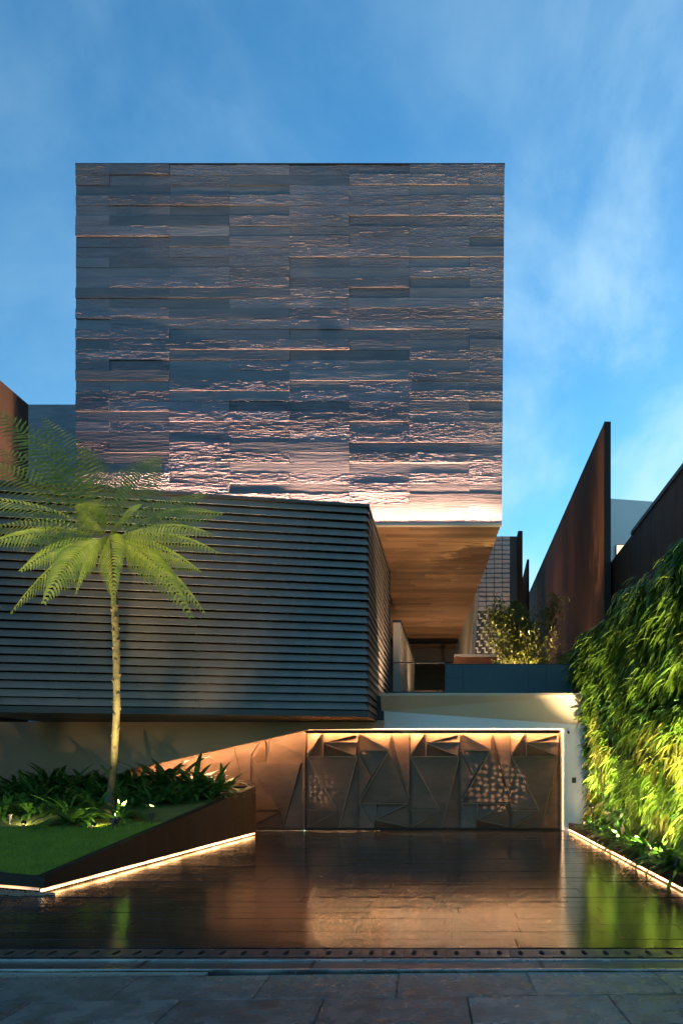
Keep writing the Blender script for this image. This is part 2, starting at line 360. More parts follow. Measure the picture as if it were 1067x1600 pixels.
# gravel below the short front edge
m = MB(); 
for k in range(1500):
    x = rg.uniform(-8.2, -5.0); Y = front_y(x) - .06 - rg.uniform(0.0, .26)*min(1, (-4.9-x)*2.2)
    r = rg.uniform(.010, .022); b = len(m.v); c = Vector((x, Y, r*.55))
    for d in ((1,0,0),(-1,0,0),(0,1,0),(0,-1,0),(0,0,1),(0,0,-1)):
        m.v.append(tuple(c + Vector(d)*r*rg.uniform(.7, 1.2)))
    m.f += [(b+i, b+j, b+k_) for i, j, k_ in ((0,2,4),(2,1,4),(1,3,4),(3,0,4),(2,0,5),(1,2,5),(3,1,5),(0,3,5))]
tag(m.build('gravel', M['gravel']), 'strip of loose gravel below the front edge of the planter', 'gravel', kind='stuff')

# right-hand planting bed behind a low steel kerb
kerb = thing('steel_kerb', 'low dark steel kerb along the planting bed under the green wall', 'kerb', (2.97, 12, 0))
def ch(m, name, mat, par):
    o = m.build(name, mat, par); o.matrix_parent_inverse = Matrix.Translation(par.location).inverted(); return o
m = MB(); m.box(2.96, 3.02, 5.9, 17.29, .06, .215); ch(m, 'kerb_plate', M['corten_dark'], kerb)
m = MB(); m.box(3.021, 3.10, 5.9, 17.29, .195, .206); ch(m, 'top_lip', M['corten_dark'], kerb)
led3 = thing('led_strip', 'glowing warm strip light under the low kerb beside the green wall', 'strip light', (2.98, 12, 0))
m = MB(); m.box(2.975, 3.0, 5.9, 17.28, .02, .045); ch(m, 'diffuser', EMV('kerb_led', (1, .50, .19), 2.5, 11), led3)
m = MB(); m.box(3.001, 3.05, 5.9, 17.28, -.04, .058); ch(m, 'channel', M['steel'], led3)
m = MB(); m.box(3.05, 4.6, 5.0, 22.4, -.15, .19)
tag(m.build('planting_bed', M['turf']), 'narrow green bed at the foot of the green wall', 'bed', kind='structure')

# ================================================================== stone-clad upper block
YB = 18.0; XL, XR, XRT = px(119, YB), px(783.5, YB), px(788, YB); ZB, ZT = pz(820, YB), pz(257.5, YB)
XRB = px(709, 38.5)                                       # the right side swings in towards the back
block = thing('stone_clad_block', 'huge cantilevered house volume clad in rows of dark hewn stone planks', 'building', (XL, YB, ZB))
def bc(m, name, mat, par=None, smooth=False):
    par = par or block; o = m.build(name, mat, par, smooth)
    o.matrix_parent_inverse = Matrix.Translation(block.location).inverted(); return o
YBK = 38.5; K = .09
m = MB(); b = [(XL+K, YB+K, ZB+.05), (XR-K, YB+K, ZB+.05), (XRB-K, YBK, ZB+.05), (XL+K, YBK, ZB+.05)]
tp = [(XL+K, YB+K, ZT-.03), (XRT-K, YB+K, ZT-.03), (XRB-K, YBK, ZT-.03), (XL+K, YBK, ZT-.03)]
m.v = b+tp; m.f = [(0,3,2,1),(4,5,6,7),(0,1,5,4),(1,2,6,5),(2,3,7,6),(3,0,4,7)]
bc(m, 'core_wall', M['core'])
rows = 35; rh = (ZT-ZB)/rows; unit = 93.5/F*YB; rp = random.Random(42)
def plank_mesh(L_, seed, flat):
    m = MB(); nx, nz = max(6, int(L_*34)), 14; amp = .005 if flat else .022
    for j in range(nz+1):
        for i in range(nx+1):
            x = L_*i/nx; z = (rh-.006)*j/nz
            q = Vector((x*1.5+seed*7.3, z*24, seed*3.1)); q9 = Vector((x*13+seed*3.3, z*26, seed))
            d = amp*(noise.noise(q)*.8 + .6*noise.noise(q*2.7)+.38*noise.noise(q9))
            d = -abs(d)*1.1 if not flat else d
            e = min(1, min(i, nx-i)/1.0); 
            m.v.append((x, d, z))
    b = nx+1
    for j in range(nz):
        for i in range(nx): m.f.append((j*b+i, j*b+i+1, (j+1)*b+i+1, (j+1)*b+i))
    # returns to the wall along the four edges
    def ret(idx):
        s0 = len(m.v)
        for k in idx: m.v.append((m.v[k][0], .08, m.v[k][2]))
        for a in range(len(idx)-1): m.f.append((idx[a+1], idx[a], s0+a, s0+a+1))
    ret(list(range(nx+1))); ret([nz*b+i for i in range(nx, -1, -1)])
    ret([j*b for j in range(nz, -1, -1)]); ret([j*b+nx for j in range(nz+1)])
    return m
for r in range(rows):
    z0 = ZB + r*rh; xr = XR + (XRT-XR)*(r+.5)/rows
    joints = [px(172 + 93.5*k, YB) for k in range(-1, 8)]
    xs = [XL] + [j for k, j in enumerate(joints) if (k+r) % 2 == 0 and XL+.3 < j < xr-.3] + [xr]
    for a, c in zip(xs[:-1], xs[1:]):
        if c-a > 2.6 and rp.random() < .22: seg = [(a, (a+c)/2), ((a+c)/2, c)]
        else: seg = [(a, c)]
        for s0, s1 in seg:
            flat = rp.random() < .36
            m = plank_mesh(s1-s0-.004, rp.random()*90, flat)
            o = m.build('stone_plank', M['smoothstone'] if flat else M['stone'], block, smooth=False)
            o.matrix_parent_inverse = Matrix.Translation(block.location).inverted()
            o.location = (s0+.002, YB + rp.uniform(-.034, .016), z0+.003)
            o.rotation_euler = (rp.uniform(-.055, .035), 0, 0)
m = MB(); m.box(XL-.01, XRT+.01, YB-.02, YB+.4, ZT+.002, ZT+.03); bc(m, 'roof_edge', M['dark_metal'])
# timber soffit boards
def xright(Y): return XR + (XRB-XR)*(Y-YB)/(YBK-YB)
rb = random.Random(9); y = YB+.09; k = 0
m = MB(); m.box(XL, XR-.01, YB+.005, YB+.085, ZB-.012, ZB-.001); bc(m, 'soffit_edge', M['beige'])
while y < 37.6:
    d = .30; x = -4.6 + rb.uniform(0, 1.6)
    while x < xright(y+d)-.1:
        x1 = min(x + rb.uniform(2.2, 3.6), xright(y+d)-.012)
        if xright(y+d)-x1 < .5: x1 = xright(y+d)-.012
        m = MB(); m.box(x+.002, x1-.002, y+.002, y+d-.003, ZB+rb.uniform(-.012, -.004), ZB+.045)
        bc(m, 'soffit_board', M['wood']); x = x1
    y += d
m = MB(); m.box(XL, -4.7, YB+.09, 37.6, ZB-.01, ZB+.045); bc(m, 'soffit_panel', M['wood'])
# strip light grazing the stone
ledb = thing('led_strip', 'warm strip light along the foot of the stone facade, washing it upwards', 'strip light', (XL, 17.65, ZB))
m = MB(); m.box(XL+.8, XR-.02, 17.76, 17.82, ZB-.085, ZB-.067); ch(m, 'diffuser', EM('facade_led', (1, .57, .33), 560), ledb)
m = MB(); m.box(XL+.8, XR-.02, 17.72, 17.86, ZB-.11, ZB-.087); m.box(XL+.8, XR-.02, 17.72, 17.755, ZB-.087, ZB-.055); m.box(XL+.8, XR-.02, 17.827, 17.836, ZB-.087, ZB-.022); ch(m, 'channel', M['beige'], ledb)  # wall-side lip added to hold light off the lowest planks
m = MB()
for i in range(9):
    xx = XL+.9+i*1.25; m.bar((xx, 17.85, ZB-.10), (xx, YB+.04, ZB-.02), .03, .02)
ch(m, 'bracket', M['dark_metal'], ledb)

# ================================================================== louvred box
LX0, LY0, LX1, LY1, LY2 = -10.3, 14.06, px(576, 15.5), 15.5, 20.6
LZ0, LZ1 = pz(1113, 15.5), pz(792, 15.5)
lou = thing('louvred_box', 'long first-floor volume wrapped in grey horizontal louvre slats', 'building', (LX1, LY1, LZ0))
def lc(m, name, mat, smooth=False):
    o = m.build(name, mat, lou, smooth); o.matrix_parent_inverse = Matrix.Translation(lou.location).inverted(); return o
fl = Vector((LX0, LY0, 0)); fr = Vector((LX1, LY1, 0)); bk = Vector((LX1, LY2, 0))
u1 = (fr-fl).normalized(); n1 = Vector((u1.y, -u1.x, 0)); n2 = Vector((1, 0, 0))
ins = .16
fl_, fr_, bk_ = fl-n1*ins, fr-n1*ins-n2*ins, bk-n2*ins
def corner(o):           # front-right corner pushed out by o from both faces
    dx = o; x = fr.x + o
    tt = ((x - (fl.x+n1.x*o))/u1.x); return Vector((x, fl.y+n1.y*o+u1.y*tt, 0))
ci = corner(-ins)
m = MB(); m.prism([fl_+Vector((0,0,LZ0+.05)), ci+Vector((0,0,LZ0+.05)), ci+Vector((0,0,LZ1-.03)), fl_+Vector((0,0,LZ1-.03))], (0, .05, 0)); lc(m, 'glass_wall', M['dark_glass'])
m = MB(); m.prism([ci+Vector((0,0,LZ0+.05)), Vector((ci.x, LY2, LZ0+.05)), Vector((ci.x, LY2, LZ1-.03)), ci+Vector((0,0,LZ1-.03))], (-.05, 0, 0)); lc(m, 'glass_wall', M['dark_metal'])
# roof cap and floor slab follow the plan
def planpoly(o, z): 
    c = corner(o); a = fl+n1*o
    return [Vector((a.x, a.y, z)), Vector((c.x, c.y, z)), Vector((c.x, LY2+o*.5, z)), Vector((a.x, LY2+o*.5, z))]
m = MB(); m.prism(list(reversed(planpoly(.012, LZ1))), (0, 0, .06)); lc(m, 'roof_cap', M['dark_metal'])
m = MB(); m.prism(list(reversed(planpoly(-.012, LZ0-.10))), (0, 0, .13)); lc(m, 'floor_slab', M['dark_metal'])
ns = 26; sp = (LZ1-LZ0-.03)/ns
for k in range(ns):
    zt_ = LZ0+.03+(k+1)*sp
    # blade profile: leans outwards at the bottom
    prof = [(-.082, zt_-.010), (-.070, zt_-.003), (-.004, zt_-sp*.76), (.0, zt_-sp*.82), (-.010, zt_-sp*.85), (-.042, zt_-sp*.78)]
    m = MB()
    for o_, z in prof:
        a = fl+n1*o_; c = corner(o_); c = c - u1*.0
        m.v += [(a.x, a.y, z), (c.x, c.y, z)]
    q = len(prof)
    for i in range(q):
        j = (i+1) % q; m.f.append((2*i, 2*j, 2*j+1, 2*i+1))
    m.f.append(tuple(2*i for i in range(q)))
    lc(m, 'louvre_slat', M['louvre'])
    m = MB()
    for o_, z in prof:
        c = corner(o_*.45); m.v += [(c.x, c.y+.001, z), (c.x, LY2, z)]
    for i in range(q):
        j = (i+1) % q; m.f.append((2*i, 2*j, 2*j+1, 2*i+1))
    m.f.append(tuple(2*i+1 for i in reversed(range(q))))
    lc(m, 'louvre_slat', M['louvre'])
m = MB(); m.box(LX1-.16, LX1+.03, LY2+.01, LY2+.10, LZ0-.1, LZ1+.05); lc(m, 'end_post', M['dark_metal'])
for f_ in (.28, .56, .84):                      # steel uprights behind the blades
    pnt = fl.lerp(fr, f_) - n1*.13
    m = MB(); m.box(pnt.x-.02, pnt.x+.02, pnt.y-.012, pnt.y+.02, LZ0+.03, LZ1); lc(m, 'upright', M['dark_metal'])

# ================================================================== plinth wall, patterned wall, gate
plw = thing('plinth_wall', 'plain beige wall with a sloping lower edge below the louvred box', 'wall', (px(300, 17), 17, 1))
Yp = 17.02; ztop = LZ0-.115
pts = [(-11.55, .6), (px(190, Yp), .6), (px(200, Yp), pz(1203, Yp)), (px(480, Yp), pz(1140, Yp)), (px(598, Yp), pz(1138, Yp)), (px(598, Yp), ztop), (-11.55, ztop)]
m = MB(); m.prism([Vector((x, Yp, z)) for x, z in pts], (0, .14, 0)); ch(m, 'wall_slab', M['taupe'], plw)
m = MB(); m.prism([Vector((x, Yp+.145, z)) for x, z in [(px(205, Yp), pz(1200.5, Yp)+.02), (px(480, Yp), 2.60), (px(598, Yp), 2.60), (px(598, Yp), 2.80), (px(470, Yp), 2.80), (px(205, Yp), 1.83)]], (0, .9, 0)); ch(m, 'ceiling_wedge', M['taupe'], plw)
ledp = thing('led_strip', 'warm strip light hidden behind the sloping edge of the plinth wall', 'strip light', (px(300, 17), 17.2, 2))
a, b = Vector((px(215, Yp), Yp+.20, pz(1198, Yp)+.012)), Vector((px(474, Yp), Yp+.20, 2.575))
m = MB(); m.bar(a, b, .03, .02); ch(m, 'diffuser', EM('slope_led', WARM, 110), ledp)

Yw = Y_GATE
pw = thing('patterned_wall', 'bronze wall of folded triangles rising up to the gate', 'wall', (px(330, Yw), Yw, 0))
zs = lambda x: pz(1203-(x-200)*.2286, Yw)+.08
m = MB(); m.prism([Vector((px(x, Yw), Yw, z)) for x, z in ((150, .5), (395, 0), (472.5, 0), (472.5, 2.66), (465, 2.62), (150, zs(150)))], (0, .12, 0)); ch(m, 'backing', M['bronze'], pw)
def ribs(par, lines, Yf, w=.028, h=.035):
    for (x0, y0, x1, y1) in lines:
        m = MB(); a = P(x0, y0, Yf); c = P(x1, y1, Yf); a.y = c.y = Yf-h/2+.002
        m.bar(a, c, w, h, (0, -1, 0)); ch(m, 'rib', M['bronze'], par)
zq = lambda x, y: (380+x/4.104, 1120+y/4.104)
def zl(*q): return (*zq(q[0], q[1]), *zq(q[2], q[3]))
ribs(pw, [zl(105,158,50,242), zl(160,150,160,230), zl(165,150,376,243), zl(50,250,250,602), zl(46,240,46,480), zl(82,607,250,607), zl(250,615,150,670), zl(376,290,268,718)], Yw)
ribs(pw, [(365,1168,379,1225), (320,1180,331,1187)], Yw)
def facet(par, pts, hs, X0, X1, Z0, Z1, Yf):
    m = MB(); n = len(pts); sc = .985
    cu = sum(p[0] for p in pts)/n; cv = sum(p[1] for p in pts)/n
    fr_ = []
    for (u, v), h in zip(pts, hs):
        u = cu+(u-cu)*sc; v = cv+(v-cv)*sc
        fr_.append((X0+(X1-X0)*u, Yf-.006-h*1.2, Z0+(Z1-Z0)*v))
    m.v = fr_ + [(x, Yf+.01, z) for x, y, z in fr_]
    for i in range(1, n-1): m.f.append((0, i, i+1))
    for i in range(n): j = (i+1) % n; m.f.append((j, i, n+i, n+j))
    ch(m, 'facet', M['bronze'], par)
MA = [([(0,.76),(.3,.76),(.3,1)], (0,.0,.10)), ([(.33,.91),(1,.91),(1,1)], (.10,.09,0)), ([(.33,.9),(.97,.765),(1,.9)], (.02,.09,.09)),
      ([(.33,.89),(.33,.765),(.95,.765)], (.09,.0,.0)), ([(0,.74),(0,.2),(.59,.2)], (.0,.0,.09)), ([(.02,.745),(.6,.2),(.64,0),(.985,.745)], (.085,.03,.03,.085)),
      ([(1,.73),(.645,0),(1,0)], (.0,.06,.0)), ([(0,.185),(0,.02),(.58,.185)], (.0,.0,.08)), ([(.02,0),(.63,0),(.59,.175)], (.0,.05,.08)), ([(0,.78),(.28,1),(0,1)], (.09,.0,.0))]
MBf = [([(0,1),(0,.83),(.6,.83)], (.0,.0,.10)), ([(.03,1),(.6,.835),(.63,1)], (.09,.04,.0)), ([(.01,.815),(.26,.55),(.59,.815)], (.0,.05,.0)),
       ([(0,.8),(0,.28),(.25,.545)], (.04,.04,.09)), ([(.6,.81),(.02,.27),(1,.27),(.65,.98)], (.09,.0,.07,.04)), ([(.66,1),(1,.31),(1,1)], (.0,.09,.09)),
       ([(0,.25),(0,0),(.31,0)], (.0,.05,.09)), ([(.02,.255),(.32,.02),(.34,.255)], (.02,.09,.02)), ([(.35,.25),(.35,.1),(.96,.25)], (.0,.09,.0)),
       ([(.98,.24),(.37,.092),(1,.02)], (.02,.09,.02)), ([(.33,.0),(.98,.0),(.35,.08)], (.0,.0,.09))]
LA = [(.29,1,0,.76),(.32,1,.32,.755),(0,.755,.985,.755),(.35,.905,.985,.99),(.33,.9,.97,.765),(.35,.907,1,.907),(.015,.745,.59,.2),(.985,.74,.636,0),(0,.19,.59,.19),(.59,.175,.015,.01)]
LB = [(.015,1,.6,.825),(.01,.822,.6,.822),(.6,.817,.015,.27),(.645,.99,1,.31),(.015,.26,.97,.26),(.015,.254,.31,.016),(.95,.254,.34,.095),(.35,.09,.97,.016),(.34,.25,.34,.1)]
for k in (4, 5, 6, 7, 8, 0): facet(pw, MA[k][0], MA[k][1], px(392, Yw), px(473, Yw), .06, pz(1158, Yw), Yw)
gate = thing('garage_gate', 'wide bronze gate folded into triangles and ribs, lit from its head', 'gate', (px(676, Yw), Yw, 0))
GX0, GX1, GZ0, GZ1 = px(476, Yw), px(874, Yw), .03, pz(1146, Yw)
m = MB(); m.box(GX0, GX1, Yw+.004, Yw+.06, GZ0, GZ1); ch(m, 'backing', M['bronze'], gate)
m = MB(); m.box(GX0-.03, GX0+.035, Yw-.12, Yw, .02, GZ1+.04); ch(m, 'jamb', M['bronze'], gate)
m = MB(); m.box(GX1-.01, GX1+.04, Yw-.11, Yw, .02, GZ1+.02); ch(m, 'jamb', M['bronze'], gate)
m = MB(); m.box(GX0+.036, GX1-.011, Yw-.10, Yw+.0, -.03, .045); ch(m, 'bottom_rail', M['corten_dark'], gate)
xs = [476.5+4, 560, 640.5, 718.5, 797, 872]
for k in range(5):
    X0, X1 = px(xs[k], Yw)+.012, px(xs[k+1], Yw)-.012
    z0, z1 = GZ0+.03, GZ1-.01
    for pts, hs in (MA if k % 2 == 0 else MBf): facet(gate, pts, hs, X0, X1, z0, z1, Yw)
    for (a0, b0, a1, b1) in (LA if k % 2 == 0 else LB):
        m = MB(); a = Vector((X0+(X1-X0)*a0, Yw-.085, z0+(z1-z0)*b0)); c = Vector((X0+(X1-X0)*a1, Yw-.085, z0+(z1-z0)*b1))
        m.bar(a, c, .020, .085, (0, -1, 0)); ch(m, 'rib', M['bronze_highlight'], gate)
    if k:
        m = MB(); m.box(X0-.02, X0-.004, Yw-.07, Yw+.002, z0, z1); ch(m, 'rib', M['bronze'], gate)
zh_ = pz(1138.5, 17.32)
ledg = thing('led_strip', 'bright warm strip light along the head and side of the bronze gate', 'strip light', (px(676, Yw), 17.4, 2.5))
m = MB(); m.box(px(482, 17.4), px(877, 17.4), 17.40, 17.50, zh_-.010, zh_-.002); ch(m, 'emitter', EM('gate_led', (1, .55, .24), 110), ledg)
m = MB(); m.box(px(480, 17.4), px(879.4, 17.4), 17.355, 17.37, zh_-.034, zh_-.003); ch(m, 'head_diffuser', EM('gate_lip', (1, .58, .27), .9), ledg)
m = MB(); m.box(px(877.2, 17.4), px(879.2, 17.4), 17.36, 17.40, .02, zh_-.036); ch(m, 'side_diffuser', EM('gate_led_side', (1, .58, .27), 1.0), ledg)

# white gate canopy: head wall, pier, tapering fascia, terrace slab
can = thing('gate_canopy', 'white canopy with tapering fascia and pier framing the gate', 'canopy', (px(740, 17.3), 17.3, 0))
Yc = 17.32; zh = pz(1138.5, Yc)
m = MB(); m.box(px(600, Yc), px(990, Yc), Yc, 18.0, zh, 3.42); ch(m, 'head_wall', M['white'], can)
m = MB(); m.box(px(880.5, Yc), px(960, Yc), Yc+.002, 18.0, -.02, zh-.001); ch(m, 'pier', M['white'], can)
zT = pz(1083, 17.0)
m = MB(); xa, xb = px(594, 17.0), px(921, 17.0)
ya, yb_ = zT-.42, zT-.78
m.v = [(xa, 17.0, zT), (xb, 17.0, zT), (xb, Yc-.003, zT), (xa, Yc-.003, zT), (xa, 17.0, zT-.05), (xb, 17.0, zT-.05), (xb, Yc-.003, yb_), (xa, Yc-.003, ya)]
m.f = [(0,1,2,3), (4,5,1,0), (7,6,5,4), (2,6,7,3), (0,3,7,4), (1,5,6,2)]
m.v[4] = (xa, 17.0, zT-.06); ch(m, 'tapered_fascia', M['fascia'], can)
m = MB(); m.box(LX1+.16, 4.4, Yc+.001, 40, 3.425, zT-.004); ch(m, 'terrace_slab', M['white'], can)
m = MB(); m.box(-11, LX1+.155, 17.4, 40, 2.84, zT-.03); ch(m, 'terrace_slab', M['core'], can)
cm = thing('security_camera', 'tiny dark dome camera on the white pier beside the gate', 'camera', P(887, 1144, Yc))
m = MB(); m.tube([(0,0,0), (0,-.05,0)], [.035,.03], 10); m.tube([(0,-.05,-.01), (0,-.08,-.025), (0,-.09,-.04)], [.032,.026,.008], 10); m.build('dome', M['dark_metal'], cm)
kp = thing('intercom', 'small dark intercom panel on the white pier beside the green wall', 'intercom', P(896, 1219, Yc))
m = MB(); m.box(-.05, .05, -.03, 0, -.07, .07); m.build('panel', M['dark_metal'], kp); m = MB(); m.box(-.02, .02, -.036, -.031, .01, .045); m.build('lens', M['dark_glass'], kp)

# ================================================================== terrace
Yb = 17.75; zb1 = pz(1037, Yb)
bal = thing('teal_parapet', 'dark teal panelled parapet on the terrace above the gate', 'parapet', (px(785, Yb), Yb, zT))
m = MB(); m.box(px(695, Yb), px(960, Yb), Yb+.02, Yb+.12, zT-.002, zb1-.012); ch(m, 'core', M['dark_metal'], bal)
m = MB(); m.box(px(695, Yb)-.01, px(960, Yb), Yb-.01, Yb+.14, zb1-.010, zb1); ch(m, 'coping', M['dark_metal'], bal)
pj = [696, 723, 735.5, 825, 853, 905, 960]
for i in range(6):
    a, c = px(pj[i], Yb)+.006, px(pj[i+1], Yb)-.006
    zz = [zT+.01, pz(1059, Yb), zb1-.016] if i == 0 else [zT+.01, zb1-.016]
    for q in range(len(zz)-1):
        m = MB(); m.box(a, c, Yb, Yb+.019, zz[q]+(.006 if q else 0), zz[q+1]-.006); ch(m, 'panel', M['teal'], bal)
gl = bpy.data.materials.new('clear_glass'); gl.use_nodes = True
gb = gl.node_tree.nodes['Principled BSDF']; gb.inputs['Base Color'].default_value = (.75,.82,.85,1); gb.inputs['Roughness'].default_value = .02
gb.inputs['Transmission Weight'].default_value = 1; gb.inputs['IOR'].default_value = 1.02
rail = thing('glass_railing', 'clear glass railing with thin metal handrail beside the teal parapet', 'railing', (px(655, Yb), Yb, zT))
m = MB(); m.box(px(615, Yb), px(694, Yb), Yb+.05, Yb+.062, zT, pz(1036, Yb)); ch(m, 'pane', gl, rail)
m = MB(); m.box(px(613, Yb), px(694.5, Yb), Yb+.03, Yb+.08, pz(1036, Yb)+.001, pz(1034, Yb)); ch(m, 'handrail', M['bronze'], rail)
m = MB(); m.box(px(613, Yb), px(694.5, Yb), Yb+.02, Yb+.09, zT-.001, zT+.13); ch(m, 'base_channel', M['dark_metal'], rail)
part = thing('partition_wall', 'beige partition wall with dark cap standing under the timber soffit', 'wall', (-1.65, 23, zT))
m = MB(); m.box(-1.78, -1.56, 20.9, 28.5, zT-.01, 6.05); ch(m, 'wall_slab', M['beige'], part)
m = MB(); m.box(-1.80, -1.53, 20.88, 28.53, 6.052, 6.12); ch(m, 'cap', M['dark_metal'], part)
m = MB(); m.box(-1.79, -1.53, 28.505, 28.62, zT-.01, 6.05); ch(m, 'end_trim', M['dark_metal'], part)
bw = thing('rear_wall', 'warm lit rear wall at the end of the covered terrace', 'wall', (0, 37.7, zT))
m = MB(); m.box(-9, .3, 37.7, 38.0, zT, ZB-.02); ch(m, 'wall_slab', M['wood'], bw)
m = MB(); m.box(-4, .2, 33.0, 33.5, 6.75, 7.35); ch(m, 'beam', M['dark_metal'], bw)
stair = thing('staircase', 'dark open staircase with lit treads at the back of the terrace', 'staircase', (-1.1, 31, zT))
for i in range(8):
    m = MB(); m.box(-1.75, -.35, 30+i*.3, 30.32+i*.3, zT+.25+i*.21, zT+.31+i*.21); ch(m, 'tread', M['wood'], stair)
for xx in (-1.8, -.33):
    m = MB(); m.bar((xx, 29.9, zT+.1), (xx, 32.6, zT+2.0), .04, .22); ch(m, 'stringer', M['dark_metal'], stair)
    m = MB(); m.bar((xx, 29.9, zT+1.0), (xx, 32.6, zT+2.9), .04, .05); ch(m, 'handrail', M['dark_metal'], stair)
    for q in range(4):
        m = MB(); yq = 30.1+q*.75; m.box(xx-.015, xx+.015, yq-.015, yq+.015, zT+.2+q*.53, zT+1.1+q*.53); ch(m, 'baluster', M['dark_metal'], stair)
sw = thing('raking_wall', 'smooth beige wall rising to the soffit beside the patterned screen', 'wall', (.8, 25, zT))
def xr_(Y): return xright(Y)
m = MB()
q = [Vector((xr_(25.2)-.03, 25.2, ZB-.015)), Vector((xr_(25.2)-.25, 25.0, 5.0)), Vector((xr_(37)-.03, 37, 5.0)), Vector((xr_(37)-.03, 37, ZB-.015))]
m.prism(q, (.14, 0, 0)); ch(m, 'wall_slab', M['beige'], sw)
lg = thing('terrace_ledge', 'pale flat ledge roof below the patterned screen', 'roof', (1, 23.4, 5))
m = MB(); m.box(px(709, 23), px(779, 23), 23.0, 24.6, pz(1026, 23), pz(1022, 23)); ch(m, 'slab', M['beige'], lg)
m = MB(); m.box(px(709, 23), px(776, 23), 23.1, 24.5, zT, pz(1026.3, 23)); ch(m, 'wall', M['corten'], lg)

# patterned screen
Ys = 30.0
scr = thing('patterned_screen', 'tall screen of interlocking zigzag tiles behind the terrace tree', 'screen', (px(775, Ys), Ys, zT))
m = MB(); m.box(px(734, Ys), px(808, Ys), Ys, Ys+.25, zT, pz(838, Ys)); ch(m, 'backing', M['core'], scr)
M['tile'] = PM('glazed_tile', (.30,.28,.30), (.48,.44,.44), (5,5,5), rough=(.25,.4))
M['tile_w'] = PM('pale_tile', (.5,.47,.42), (.62,.58,.52), (5,5,5), rough=(.3,.45))
m = MB(); m2_ = MB(); xw0, xw1 = px(735, Ys), px(806, Ys); c_ = .325; zmid = pz(955, Ys)
z = zT+.2; r = 0
while z < zmid-.2:
    x = xw0 + (r % 4)*c_*.25
    while x < xw1-c_:
        s_ = c_/4.4
        for (i0, i1, j0, j1) in ((0,2.2,2.4,3.2), (1.5,2.2,.8,2.4), (1.5,3.6,0,.8)):
            m.box(x+i0*s_, x+i1*s_, Ys-.03, Ys-.001, z+j0*s_, z+j1*s_)
        x += c_
    z += c_*.92; r += 1
o = ch(m, 'zigzag_tiles', M['tile_w'], scr); o['kind'] = 'stuff'
rt = random.Random(8); z = zmid
while z < pz(840, Ys)-.1:
    x = xw0
    while x < xw1-.3:
        t_ = rt.uniform(.005, .03)
        m2_.prism([Vector((x+.012, Ys-.02-t_, z+.012)), Vector((x+.33, Ys-.02-t_, z+.012)), Vector((x+.33, Ys-.02-.045, z+.19)), Vector((x+.012, Ys-.02-.045, z+.19))], (0, .018, 0))
        x += .345
    z += .205
o = ch(m2_, 'square_tiles', M['tile'], scr); o['kind'] = 'stuff'
m = MB(); m.box(px(808, Ys)+.002, px(815, Ys), Ys-.3, Ys+.3, zT, pz(833, Ys)); ch(m, 'edge_fin', M['corten_dark'], scr)

# ================================================================== boundary walls
def ribbed(par, x, y0, y1, z0, z1, mat, step=.24, side=-1, z1b=None):
    """steel boards standing side by side along y; the seen face looks towards -x"""
    m = MB(); y = y0; rr = random.Random(int(y0*10))
    while y < y1-.01:
        ye = min(y+step, y1); d = rr.uniform(0, .004)
        m.box(x-d, x+.19, y+.0015, ye-.0015, z0, z1); y = ye
    o = ch(m, 'cladding', mat, par); o['kind'] = 'stuff'; return o
w1 = thing('tall_rust_wall', 'tall rust brown steel boundary wall with a sharp front edge', 'wall', (4.55, 20, 0))
ribbed(w1, 4.47, 20.0, 42, .2, pz(659.6, 20), M['corten'])
m = MB(); m.box(4.462, 4.655, 19.965, 19.998, .2, pz(659.6, 20)+.002); ch(m, 'edge_plate', M['corten_dark'], w1)
w2 = thing('lower_rust_wall', 'lower dark steel boundary wall above the green wall with black coping', 'wall', (4.75, 14, 0))
ribbed(w2, 4.72, 7.0, 20.9, .2, 7.70, M['corten_dark'])
m = MB(); m.box(4.69, 4.93, 7.0, 17.9, 7.702, 7.80); ch(m, 'coping', M['dark_metal'], w2)
w3 = thing('small_rust_fin', 'small distant dark steel fin wall between the screen and the tall wall', 'wall', (3.9, 36, 0))
Yf = 36; m = MB()
q = [Vector((px(815.5, Yf), Yf, zT)), Vector((px(823, Yf), Yf, zT)), Vector((px(823, Yf), Yf, pz(875, Yf))), Vector((px(815.5, Yf), Yf, pz(906, Yf)))]
m.prism(q, (0, .3, 0)); ch(m, 'plate', M['corten'], w3)
m = MB(); m.box(px(823, Yf)+.002, px(826.3, Yf), Yf-.02, Yf+.3, zT, pz(874, Yf)); ch(m, 'edge_plate', M['corten_dark'], w3)
w4 = thing('side_rust_wall', 'rust brown steel wall beyond the louvred box, behind the fern fronds', 'wall', (-11, 14, 0))
m = MB(); m.box(-11.8, -11.6, 9.0, 18.75, 0, 11.58); ch(m, 'plate', M['corten_mid'], w4)
w5 = thing('rear_stone_wall', 'dark rough stone wall beside the left edge of the clad block', 'wall', (-13, 22, 0))
m = MB(); m.box(-17, XL+K-.02, 22, 22.4, 0, pz(632, 22)); ch(m, 'wall_slab', M['stone'], w5)
nb = thing('neighbour_house', 'pale neighbouring house with one lit window behind the steel walls', 'house', (7.5, 28, 0))
m = MB(); zn = pz(778, 27)
m.prism([Vector((px(940, 27), 27, 0)), Vector((px(1500, 27), 29, 0)), Vector((px(1500, 27), 29, zn-.2)), Vector((px(940, 27), 27, zn))], (0, 5, 0)); ch(m, 'wall', M['white'], nb)
wx0, wx1, wz0, wz1 = px(963.5, 26.9), px(1010, 26.9), pz(895, 26.9), pz(850.5, 26.9)
m = MB(); m.box(wx0, wx1, 26.99, 27.02, wz0, wz1); wnd = ch(m, 'window', EM('window_glow', (1, .72, .42), .75), nb)
m = MB(); m.box(wx0-.02, wx1+.02, 26.97, 27.1, wz1+.001, wz1+.02); m.box(wx0-.02, wx0-.001, 26.97, 27.1, wz0, wz1)
